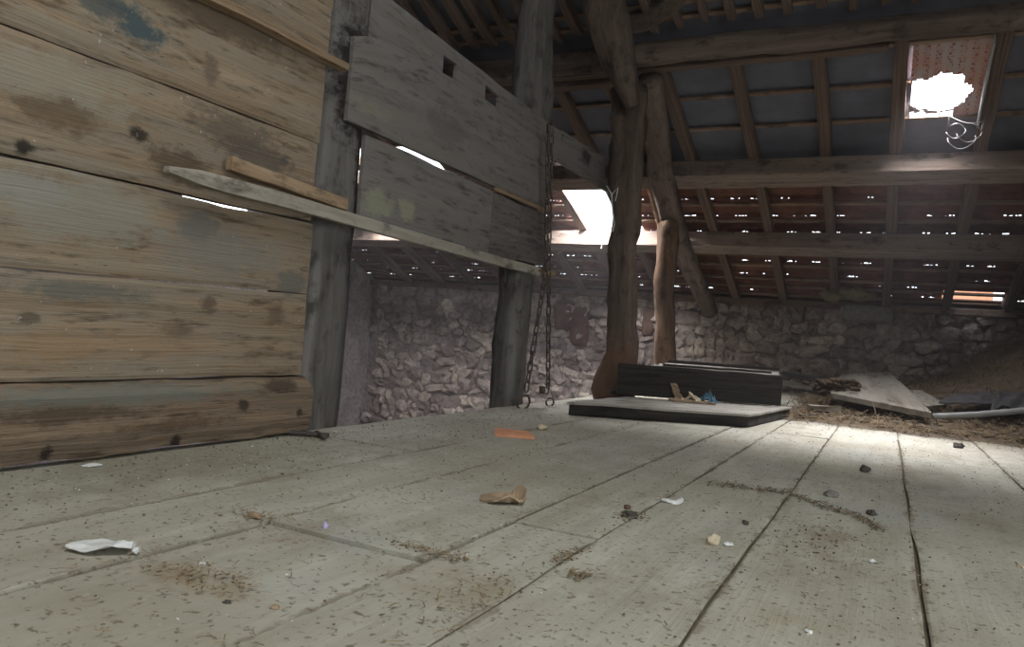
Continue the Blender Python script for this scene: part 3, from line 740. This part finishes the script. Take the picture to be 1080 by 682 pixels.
mb.plate(lin(0, 1, 14), [0, 1], lambda u, w: a_.lerp(b_, u) + V((0, .05 * w, zt + .012 + .004 * fbm((u * 5, 1, 1)))), (0, 0, 1), .014)
tag(mb.build('lath', M['slabdark'], origin=tuple(a_)), 'dark thin lath lying on top of the hatch block', 'lath')

def thin_piece(name, c, d, rz, mat, label, cat, rx=0, ry=0, jit=.004, group=None):
    mb = MB(); mb.box((0, 0, 0), d, rz, rx, ry, jit=jit); zmin = min(v.z for v in mb.v)
    for v in mb.v: v += V((c[0], c[1], c[2] - zmin))
    return tag(mb.build(name, mat, bevel=.002, origin=c), label, cat, group)
thin_piece('board_offcut', tuple(at(660, 416, 2, .079)), (.22, .07, .02), R(30), M['slabdark'], 'small dark offcut on the slab at the foot of the trunk post', 'offcut')
thin_piece('stick', tuple(at(730, 425, 2, .079)), (.30, .035, .012), R(22), M['batten'], 'flat brown stick lying on the dusty slab', 'stick')
root = empty('crumpled_wrapper', B0.lerp(B1, .40) + nB * .14 + V((0, 0, .079)), 'crumpled tan and blue wrapper lying on the slab before the block', 'wrapper')
wc = root.location.copy()
def crumple(c, w, d, h, mat, nm, sd):
    mb = MB()
    mb.plate(lin(0, 1, 12), lin(0, 1, 10), lambda u, v: (c.x + (u - .5) * w + .02 * fbm((u * 5, v * 5, sd)), c.y + (v - .5) * d + .02 * fbm((u * 5, v * 5, sd + 5)),
             c.z + .012 + h * max(0, .35 + .9 * fbm((u * 3.2, v * 3.2, sd + 9))) * (1 - abs(2 * u - 1) ** 3)), (0, 0, 1), .002)
    mb.build(nm, mat, root)
mb = MB()
mb.plate(lin(0, 1, 6), lin(0, 1, 8), lambda u, v: (wc.x - .09 + (u - .5) * .06 * (1 - .4 * v) - .05 * v + .012 * fbm((u * 4, v * 4, 3)), wc.y + .02 + .015 * fbm((u * 4, v * 4, 7)) + .02 * v, wc.z + .01 + .10 * v), (0, -1, 0), .002)
mb.build('paper_flap', M['bark'], root)
crumple(wc + V((-.01, .01, 0)), .12, .08, .05, M['cream'], 'crumpled_paper', 2.2)
crumple(wc + V((.09, .06, 0)), .12, .08, .07, M['blue'], 'blue_plastic', 5.7)

# ------------------------------------------------------------------ skylight in the upper roof
root = empty('window_1', (.26, 5.68, rz_(5.68, .1)), None, None); root['kind'] = 'structure'
mb = MB()
cx, cy = .235, .40      # torn hole in roof coordinates
us, ws = lin(.02, .50, 40), lin(0, 1, 44)
def dropF(i, j):
    u = (us[i] + us[i + 1]) / 2; w = (ws[j] + ws[j + 1]) / 2
    r = math.hypot((u - .20) / .185, (w - .62) / .25) + .22 * fbm((u * 11, w * 7, 3))
    if w > .86 and u < .3: return fbm((u * 9, w * 9, 8)) > -.1
    return r < 1
mb.plate(us, ws, lambda u, w: (u, 5.40 + .76 * w, rz_(5.40 + .76 * w, .095) + .012 * fbm((u * 8, w * 5, 2)) - .02 * math.sin(w * 3.14)), NDOWN, .001, drop=dropF)
ob = mb.build('foil_cover', M['foil'], root); ob['label'] = 'torn foil with rows of red print'
# added cheek, pale to carry the backlight on the right rafter's side
mb = MB(); mb.plate(lin(5.3, 6.06, 8), [0, 1], lambda u, w: (.452 + .004 * w, u, rz_(u, -.05 + .14 * w)), (-1, 0, 0), .012)
mb.build('lit_rafter_cheek', M['pole'], root)
mb = MB()
for k, (px, py, rr) in enumerate(((1014, 146, .085), (1022, 140, .075), (1008, 138, .06))):
    c = at(px, py, 1, 6.0)
    mb.tube([c + V((rr * math.cos(t), .02 * math.sin(3 * t), rr * .8 * math.sin(t))) for t in lin(3.0 + k * .2, 6.6 + k, 18)], .0025, 5)
a0 = at(1001, 122, 1, 5.9)
mb.tube([a0.lerp(at(1038, 128, 1, 5.95), t) + V((0, 0, -.03 * math.sin(t * 3.14))) for t in lin(0, 1, 10)], .0035, 5)
mb.tube([at(1000, 138, 1, 6.0), a0], .0035, 5); mb.tube([at(1034, 140, 1, 6.0), at(1038, 128, 1, 5.95)], .0035, 5)
tag(mb.build('wire', M['ironlight'], smooth=True, origin=tuple(a0)), 'loops of loose pale wire hanging below the skylight', 'wire')
# torn strips round the ragged hole
mb = MB()
for k in range(7):
    p = V((random.uniform(-3.15, -2.5), 7.5 + random.uniform(-.1, .05), 0)); p.z = rz_(p.y, -.02)
    q = p + V((random.uniform(-.25, .25), random.uniform(-.1, .1), -random.uniform(.08, .25)))
    mb.tube([p.lerp(q, t) + V((0, 0, -.06 * math.sin(t * 3.14))) for t in lin(0, 1, 7)], .0012, 4)
tag(mb.build('cobweb_strands', M['cord'], origin=(-2.85, 7.5, 1.55)), 'pale dusty strands trailing off the purlin below the ragged roof hole', 'cobweb', kind='stuff')
# slipped tile seen in the low slot
mb = MB(); us = lin(.40, .93, 50)
mb.plate(us, [0, .2, 1], lambda u, w: (u, 8.98 + .05 * w, 1.10 + .17 * w + .006 * abs(math.sin(u * 42))), (0, -1, 0), .02)
tag(mb.build('roof_tile', M['orange'], origin=(.7, 9.0, 1.1)), 'sunlit ribbed terracotta tile showing in the low slot above the wall', 'tile')

# ------------------------------------------------------------------ stones and bits on the rubble wall
def slabstone(px0, py0, px1, py1, y, depth, mat, name, label, cat):
    a = at(px0, py1, 1, y); b = at(px1, py0, 1, y); mb = MB()
    w, h = b.x - a.x, b.z - a.z; c = (a + b) / 2
    mb.blob((c.x, y + depth / 2, c.z), (w * .56, depth * .5, h * .58), sub=3, wob=.12, sq=6)
    return tag(mb.build(name, mat, smooth=True, origin=tuple(c)), label, cat)
slabstone(888, 323, 940, 337, 8.90, .2, M['pebble'], 'stone_block', 'long squared grey block set in the top of the stone wall', 'stone')
slabstone(583, 318, 603, 345, 8.93, .15, M['brick'], 'stone_block', 'reddish brown block at the wall top under the ragged roof hole', 'stone')
slabstone(600, 326, 620, 362, 8.93, .15, M['brick'], 'stone_block', 'dark brown block at the wall top left of the thick trunk post', 'stone')
slabstone(676, 326, 690, 352, 8.93, .15, M['brick'], 'stone_block', 'narrow reddish block at the wall top between the two trunk posts', 'stone')
slabstone(622, 320, 643, 333, 8.92, .15, M['stone'], 'stone_block', 'pale square block at the wall top touching the thick trunk post', 'stone')
slabstone(713, 329, 738, 342, 8.92, .15, M['stone'], 'stone_block', 'pale long block at the wall top beside the sloping brace', 'stone')
mb = MB(); c = at(895, 308, 1, 8.75); c.z = ZW + .10
for k in range(5): mb.blob(c + V((random.uniform(-.2, .2), random.uniform(-.03, .05), random.uniform(.0, .05))), (.13, .09, .07), rot=random.uniform(-.4, .4), wob=.5)
tag(mb.build('insulation_wad', M['yellow'], smooth=True, origin=tuple(c)), 'yellowish wad of wool stuffed between wall top and tiles', 'insulation')

# ------------------------------------------------------------------ debris, hay
def hgt(x, y):
    h = .028 * max(0, min(1, (y - 5.1 - .25 * fbm((x * 2, 1, 1))) / .5))
    h += .07 * max(0, min(1, (y - 5.6) / 2.2)) * (1 if x > -1.2 else .4)
    m = math.exp(-(((x - 1.75) / .95) ** 2 + ((y - 7.75) / .95) ** 2)); h += .95 * m
    m2 = math.exp(-(((x - .75) / .55) ** 2 + ((y - 8.2) / .7) ** 2)); h += .14 * m2
    return h + .05 * h * 6 * fbm((x * 3, y * 3, 4)) * .5
mb = MB(); nx, ny = 70, 60
vs, fs, gs = [], [], []
for i in range(nx):
    for j in range(ny):
        x = -.62 + (XR - .02 + .62) * i / (nx - 1); y = 5.15 + (YF - .02 - 5.15) * j / (ny - 1)
        hz = hgt(x, y); zz = max(hz - .012 if hz < .03 else hz, -.01) + .02 * fbm((x * 7, y * 7, 2)) * (hz > .03)
        if i == 0: zz = -.01
        vs.append((x, y, zz)); gs.append((x, y, 0))
for i in range(nx - 1):
    for j in range(ny - 1): a = i * ny + j; fs.append((a, a + ny, a + ny + 1, a + 1))
mb.add(vs, fs, gs, 0)
def blade(mb, p, L, mat, w=.003, flat=.35):
    th = random.uniform(0, 6.283); ph = random.gauss(0, flat); d = V((math.cos(th) * math.cos(ph), math.sin(th) * math.cos(ph), math.sin(ph)))
    sag = random.uniform(-.14, .14) * L; s = d.cross(V((0, 0, 1))).normalized() * w; sd = d.cross(V((random.random(), random.random(), 1))).normalized() * sag
    pts = [p + d * (L * (t - .5)) + sd * (1 - (2 * t - 1) ** 2) for t in (0, .33, .67, 1)]
    vs = []; 
    for q in pts: vs += [q - s, q + s, q + V((0, 0, w * .8))]
    fs = []
    for i in range(3):
        for a, b in ((0, 1), (1, 2), (2, 0)): fs.append((3 * i + a, 3 * i + b, 3 * i + 3 + b, 3 * i + 3 + a))
    mb.add(vs, fs, [(v.x, v.y, v.z) for v in vs], mat)
for _ in range(20000):
    x = random.uniform(-.6, XR - .1)
    y = random.uniform(5.25, 8.9)
    if random.random() > (.35 + .9 * hgt(x, y)): continue
    far = hgt(x, y)
    blade(mb, V((x, y, far + random.uniform(.0, .03))), random.uniform(.07, .28), random.choice((1, 1, 1, 1, 2)), random.uniform(.0015, .003), .35)
tag(mb.build('hay_pile', [M['dirt'], M['hay'], M['haylight']]), 'pile of old brown hay and straw heaped at the right by the stone wall', 'hay', kind='stuff')

def board4(name, cor, t, mat, label, nsub=10):
    FL, FR, BR, BL = [V(c) for c in cor]; mb = MB()
    n = (FR - FL).cross(BL - FL).normalized()
    if n.z < 0: n = -n
    mb.plate(lin(0, 1, nsub), lin(0, 1, 12), lambda u, w: FL.lerp(FR, u).lerp(BL.lerp(BR, u), w) + V((.012 * fbm((u * 3, w * 3, 1)), 0, 0)), n, t)
    for gv in mb.g: gv.x, gv.y = gv.y * 1.2, gv.x * .5
    return tag(mb.build(name, mat, bevel=.003, origin=tuple(FL)), label, 'board')
board4('loose_board', [at(876, 414, 1, 6.0), at(983, 435, 1, 5.6), at(938, 391, 1, 8.0), at(888, 392, 1, 8.0)], .04, M['loose'], 'wide pale board tilted up on the debris before the stone wall')
board4('loose_board', [at(969, 429, 1, 5.9), at(999, 426, 1, 6.5), at(972, 411, 1, 7.2), at(957, 411, 1, 6.8)], .035, M['loose'], 'narrow pale board offcut right of the wide tilted board')
mb = MB(); mb.log([at(985, 439, 1, 5.6), at(1030, 437, 1, 5.75), at(1110, 430, 1, 6.0)], [.02, .02, .02], wob=.02, n=10)
tag(mb.build('pole', M['pole'], smooth=True), 'long pale grey pole lying before the hay at the right', 'pole')
mb = MB(); a_, b_, c_, d_ = at(990, 424, 1, 6.0), at(1052, 425, 1, 6.2), at(1044, 412, 1, 6.8), at(1003, 415, 1, 6.6)
mb.plate(lin(0, 1, 12), lin(0, 1, 8), lambda u, w: a_.lerp(b_, u).lerp(d_.lerp(c_, u), w) + V((0, 0, .02 * fbm((u * 3, w * 3, 1)))), (0, 0, 1), .008)
tag(mb.build('sheet_scrap', M['sheet'], origin=tuple(a_)), 'flat dark grey sheet scrap on the hay right of the boards', 'sheet')
mb = MB(); a_, b_, c_, d_ = at(1044, 430, 1, 6.0), at(1105, 425, 1, 6.25), at(1098, 413, 1, 6.75), at(1050, 414, 1, 6.5)
mb.plate(lin(0, 1, 20), lin(0, 1, 14), lambda u, w: a_.lerp(b_, u).lerp(d_.lerp(c_, u), w) + V((0, 0, .0 + .06 * fbm((u * 3, w * 3, 6)))), (0, 0, 1), .006)
tag(mb.build('tarpaulin', M['sheet'], smooth=True, origin=tuple(a_)), 'crumpled dark tarpaulin on the hay at the right frame edge', 'tarpaulin')
mb = MB(); c = at(880, 408, 1, 6.3)
for k in range(110): mb.blob(c + V((random.gauss(0, .08), random.gauss(0, .07), random.uniform(-.04, .06))), (random.uniform(.015, .05), .02, .014), rot=random.uniform(0, 3), wob=.6, ry=random.uniform(-.5, .5))
tag(mb.build('bark_heap', M['barkdark'], smooth=True, origin=tuple(c)), 'small heap of reddish brown bark crumbs left of the tilted board', 'bark')
for k, (px, py, L, w, rz, mat, lab) in enumerate(((845, 409, .5, .10, 20, 'loose', 'grey broken board right behind the slab'), (862, 402, .6, .12, 8, 'slabdark', 'dark broken board at the wall foot right of the block'),
        (855, 418, .3, .08, -20, 'slabdark', 'dark splintered offcut just right of the slab corner'), (868, 430, .26, .07, 50, 'loose', 'grey splintered offcut on the debris before the tilted board'))):
    c = at(px, py, 2, .08 if k else .10); c.y = min(c.y, 7.4); c.z = hgt(c.x, c.y) + .02
    if k == 0: c = at(px, py, 1, 6.4); c.z -= .02
    if k == 1: c = at(px, py, 1, 7.2); c.z -= .02
    thin_piece('broken_board', tuple(c), (L, w, .035), R(rz), M[mat], lab, 'board', ry=R(4), jit=.012)
# lumps in the debris belt, and straw litter over the boards: nobody could count them
mb = MB()
for _ in range(5200):
    r = random.random()
    if r < .5: x, y = random.uniform(-1.95, 1.3), random.uniform(.35, 5.4)
    elif r < .72: x, y = -1.93 + abs(random.gauss(0, .28)), random.uniform(.6, 5.0)
    elif r < .88: x, y = random.choice(edges[2:8]) + random.gauss(0, .012), random.uniform(.3, 4.5)
    else: x, y = random.uniform(-.9, 1.6), 5.3 + random.gauss(0, .22)
    if x < -1.95 or (x > -1.75 and x < -.55 and y > 3.85 + .6 * (x + 1.6)): continue
    dist = math.hypot(x, y); q = random.random()
    if q < .45: blade(mb, V((x, y, .004)), random.uniform(.005, .026), random.choice((0, 0, 2)), random.uniform(.0006, .0014), .05)
    else:
        s = random.uniform(.0007, .0026) * (1.0 if dist < 2 else 1.15)
        mb.blob((x, y, s * .5), (s * random.uniform(.8, 2), s, s * .7), rot=random.uniform(0, 3), sub=1, wob=.4, mat=1 if q < .93 else 3)
for (cx, cy, sx, sy, n) in ((-1.008, .9, .07, .03, 160), (-.80, 1.26, .05, .012, 120), (-.555, 1.42, .012, .04, 90), (-.49, 1.33, .014, .014, 80), (-.72, 1.27, .03, .015, 30), (-.555, 1.86, .02, .03, 90), (-1.2, 1.22, .05, .02, 70), (-.12, 2.0, .05, .12, 160), (-.6, 1.1, .03, .08, 80), (-1.9, 2.15, .06, .1, 120), (-1.3, 3.6, .25, .15, 120)):
    for _ in range(n):
        x, y = random.gauss(cx, sx), random.gauss(cy, sy)
        if random.random() < .55: s = random.uniform(.0008, .003); mb.blob((x, y, s * .4), (s * random.uniform(1, 2.5), s, s * .7), rot=random.uniform(0, 3), sub=1, wob=.4, mat=random.choice((0, 2, 1)))
        else: blade(mb, V((x, y, random.uniform(.002, .007))), random.uniform(.005, .02), random.choice((0, 2, 2)), random.uniform(.0006, .0014), .2)
cv = [fl(745, 510), fl(790, 515), fl(830, 520), fl(865, 533), fl(905, 545), fl(930, 560)]
for i in range(len(cv) - 1):
    for _ in range(70):
        p = cv[i].lerp(cv[i + 1], random.random()) + V((random.gauss(0, .008), random.gauss(0, .02), random.uniform(.001, .008)))
        blade(mb, p, random.uniform(.008, .03), random.choice((0, 1, 1)), random.uniform(.0008, .002), .3)
for _ in range(420):
    x = random.uniform(-.55, 1.7); y = 5.45 + abs(random.gauss(0, .5)); s = random.uniform(.008, .035)
    mb.blob((x, y, hgt(x, y) + s * .3), (s * 1.5, s, s * .7), rot=random.uniform(0, 3), sub=1, wob=.5, mat=random.choice((1, 1, 0)))
tag(mb.build('straw_litter', [M['straw'], M['crumb'], M['haylight'], M['white']]), 'scattered straw, crumbs and dust littering the floor boards', 'litter', kind='stuff')

# ------------------------------------------------------------------ single bits on the floor
def leafbit(name, c, L, w, rz, mat, label, cat, lift=.012, t=.002):
    mb = MB(); mt = Matrix.Rotation(rz, 3, 'Z'); c = V(c); sd = random.uniform(0, 40)
    mb.plate(lin(0, 1, 14), lin(-1, 1, 6), lambda u, v: c + mt @ V(((u - .5) * L, v * w / 2 * (math.sin(math.pi * min(1, max(0, .04 + .92 * u))) ** .6) + .1 * w * fbm((u * 3, sd, 1)), .004 + lift * (.5 + fbm((u * 2, v, sd))) * (.4 + u))), (0, 0, 1), t)
    return tag(mb.build(name, mat, origin=tuple(c)), label, cat)
leafbit('paper_scrap', fl(106, 580), .115, .06, R(31), M['white'], 'white leaf-shaped paper scrap lying at the lower left of the floor', 'scrap')
leafbit('eggshell_bit', fl(143, 583), .016, .014, R(10), M['white'], 'small white shell bit at the tip of the white paper scrap', 'scrap', .008)
leafbit('white_feather', fl(709, 530), .06, .03, R(15), M['white'], 'small white feather-like scrap lying by a floor joint', 'feather', .012, .004)
leafbit('bark_flake', fl(530, 529), .12, .10, R(27), M['bark'], 'flat pale brown bark flake lifted off the floor in the middle', 'bark', .022, .006)
mb = MB(); c = fl(541, 460)
mb.plate(lin(0, 1, 8), lin(0, 1, 4), lambda u, w: c + V(((u - .5) * .15 - (w - .5) * .05, (u - .5) * .075 * (1 - .6 * w) + (w - .5) * .07, .012 + .012 * w + .002 * fbm((u * 4, w * 4, 1)))), (0, 0, 1), .012)
tag(mb.build('tile_shard', M['orange'], origin=tuple(c)), 'flat orange terracotta shard on the floor before the chains', 'shard')
def pebble(px, py, r, mat, label, name='pebble', cat='stone', wob=.5):
    c = fl(px, py); c.z = -.0085 if (-1.17 < c.x < -.765 and c.y < 1.2) else -.001
    mb = MB(); mb.blob((c.x, c.y, c.z + r[2] * .55), r, rot=random.uniform(0, 3), sub=2, wob=wob, clip=c.z)
    return tag(mb.build(name, M[mat], origin=tuple(c)), label, cat)
pebble(572, 452, (.03, .02, .014), 'cream', 'small yellowish lump right behind the orange shard', 'lump', 'lump')
pebble(877, 523, (.022, .02, .014), 'pebble', 'pale grey pebble between the two right floor joints')
pebble(912, 497, (.022, .02, .017), 'darkpebble', 'dark round pebble farther back between the two right floor joints')
pebble(919, 542, (.022, .014, .009), 'darkpebble', 'dark flat clod nearest beside the rightmost floor joint', 'clod', 'clod')
pebble(1011, 472, (.035, .025, .02), 'darkpebble', 'dark pebble at the far right of the floor before the debris')
pebble(786, 552, (.009, .009, .007), 'darkpebble', 'tiny black crumb left of the long floor joint', 'crumb', 'crumb')
pebble(751, 573, (.012, .018, .014), 'cream', 'cream shell fragment standing near the long floor joint', 'shell_fragment', 'shell')
pebble(768, 574, (.014, .010, .004), 'white', 'thin whitish flake right of the cream shell fragment', 'flake', 'flake')
pebble(664, 545, (.022, .016, .011), 'darkpebble', 'dark crumbly clod sitting on a floor joint in the middle', 'clod', 'clod')
pebble(662, 536, (.010, .010, .008), 'brick', 'small reddish crumb just behind the clod on the joint', 'crumb', 'crumb')
pebble(343, 556, (.008, .008, .008), 'purple', 'small violet plastic bit at the end of a cross joint', 'plastic_bit', 'plastic')
pebble(240, 631, (.007, .005, .004), 'darkpebble', 'black crumb in the near left of the floor beside the straw patch', 'crumb', 'crumb')
pebble(269, 545, (.020, .009, .008), 'bark', 'brown woody clod at the corner of the raised floor board', 'clod', 'clod')
pebble(290, 636, (.008, .007, .004), 'bark', 'tan crumb right of the straw patch at the near left', 'crumb', 'crumb')
pebble(213, 590, (.007, .005, .003), 'white', 'tiny white chip just above the straw patch', 'chip', 'chip')
pebble(97, 491, (.022, .01, .005), 'white', 'pale flake on the floor under the foot beam', 'flake', 'flake')
pebble(853, 667, (.006, .008, .004), 'white', 'white curled chip at the near right of the floor', 'chip', 'chip')
pebble(1076, 598, (.007, .014, .005), 'cream', 'cream splinter at the right edge of the floor', 'splinter', 'splinter')
pebble(920, 592, (.010, .006, .004), 'white', 'small pale chip left of the rightmost floor joint', 'chip', 'chip')
for (px, py, L, rz, lab) in ((318, 460, .20, 30, 'dark stick lying at the foot of the first dark post'), (338, 462, .10, -30, 'short dark stick crossing the other at the foot of the post')):
    c = fl(px, py); mb = MB(); d = V((math.cos(R(rz)), math.sin(R(rz)), 0)) * L / 2
    mb.log([c - d + V((0, 0, .012)), c + d + V((0, 0, .012))], [.010, .008], n=8, wob=.2, seg=.03)
    tag(mb.build('stick', M['darkpebble'], smooth=True, origin=tuple(c)), lab, 'stick')

# ------------------------------------------------------------------ daylight
w = bpy.data.worlds.new('world'); SC.world = w; w.use_nodes = True
bg = w.node_tree.nodes['Background']; bg.inputs[0].default_value = (.86, .93, 1, 1); bg.inputs[1].default_value = 3.0
def area(name, loc, direction, sx, sy, power, col):
    d = bpy.data.lights.new(name, 'AREA'); d.shape = 'RECTANGLE'; d.size = sx; d.size_y = sy; d.energy = power; d.color = col
    o = bpy.data.objects.new(name, d); COL.objects.link(o); o.location = loc; o.rotation_euler = V(direction).to_track_quat('-Z', 'Y').to_euler(); return o
area('skylight_daylight', (.30, 6.30, 3.12), (-.05, -.46, -.72), .55, .22, 330, (1, .97, .98))
area('skylight_sky', (.24, 5.78, rz_(5.78, .45)), (0, -.12, -1), .45, .7, 95, (1, .97, .98))
area('roof_hole_daylight', (-2.80, 7.0, rz_(7.0, .5)), (0, .1, -1), .75, 1.0, 420, (1, .97, .96))
area('left_roof_hole_daylight', (-4.9, 6.6, rz_(6.6, .5)), (0, .1, -1), 1.6, 1.2, 210, (1, .96, .94))
area('added_overhead_fill', (1.15, -.9, rz_(-.9, .4)), (-.15, .08, -1), 2.2, 2.0, 188, (1, .99, .93))  # fill lamp over the added, unseen roof opening behind the camera
area('doorway_daylight', (3.3, -.4, 1.25), (-1, .06, -.05), 2.5, 2.2, 45, (1, .99, .93))

# HAZE: thin dusty air filling the loft (nothing outside it)
nt = w.node_tree; g = G(nt); wo = [n for n in nt.nodes if n.type == 'OUTPUT_WORLD'][0]
hv = nt.nodes.new('ShaderNodeVolumeScatter'); hv.inputs['Anisotropy'].default_value = .5; hv.inputs['Color'].default_value = (.95, .93, 1, 1)
sx = g.n('SeparateXYZ'); g.l(g.pos(), sx.inputs[0])
def within(v, a, b): return g.math('MULTIPLY', g.math('GREATER_THAN', v, a), g.math('LESS_THAN', v, b))
d_ = g.math('MULTIPLY', within(sx.outputs[0], XL, XR), g.math('MULTIPLY', within(sx.outputs[1], YB, YF), within(sx.outputs[2], -2.2, 4.8)))
g.l(g.math('MULTIPLY', d_, .0062), hv.inputs['Density']); g.l(hv.outputs[0], wo.inputs['Volume'])
try: w.cycles.volume_step_size = .8; SC.cycles.volume_max_steps = 16
except Exception: pass

vs_ = SC.view_settings
vs_.view_transform = 'Standard'; vs_.look = 'None'; vs_.gamma = 1; vs_.use_curve_mapping = False; vs_.exposure = 0.0
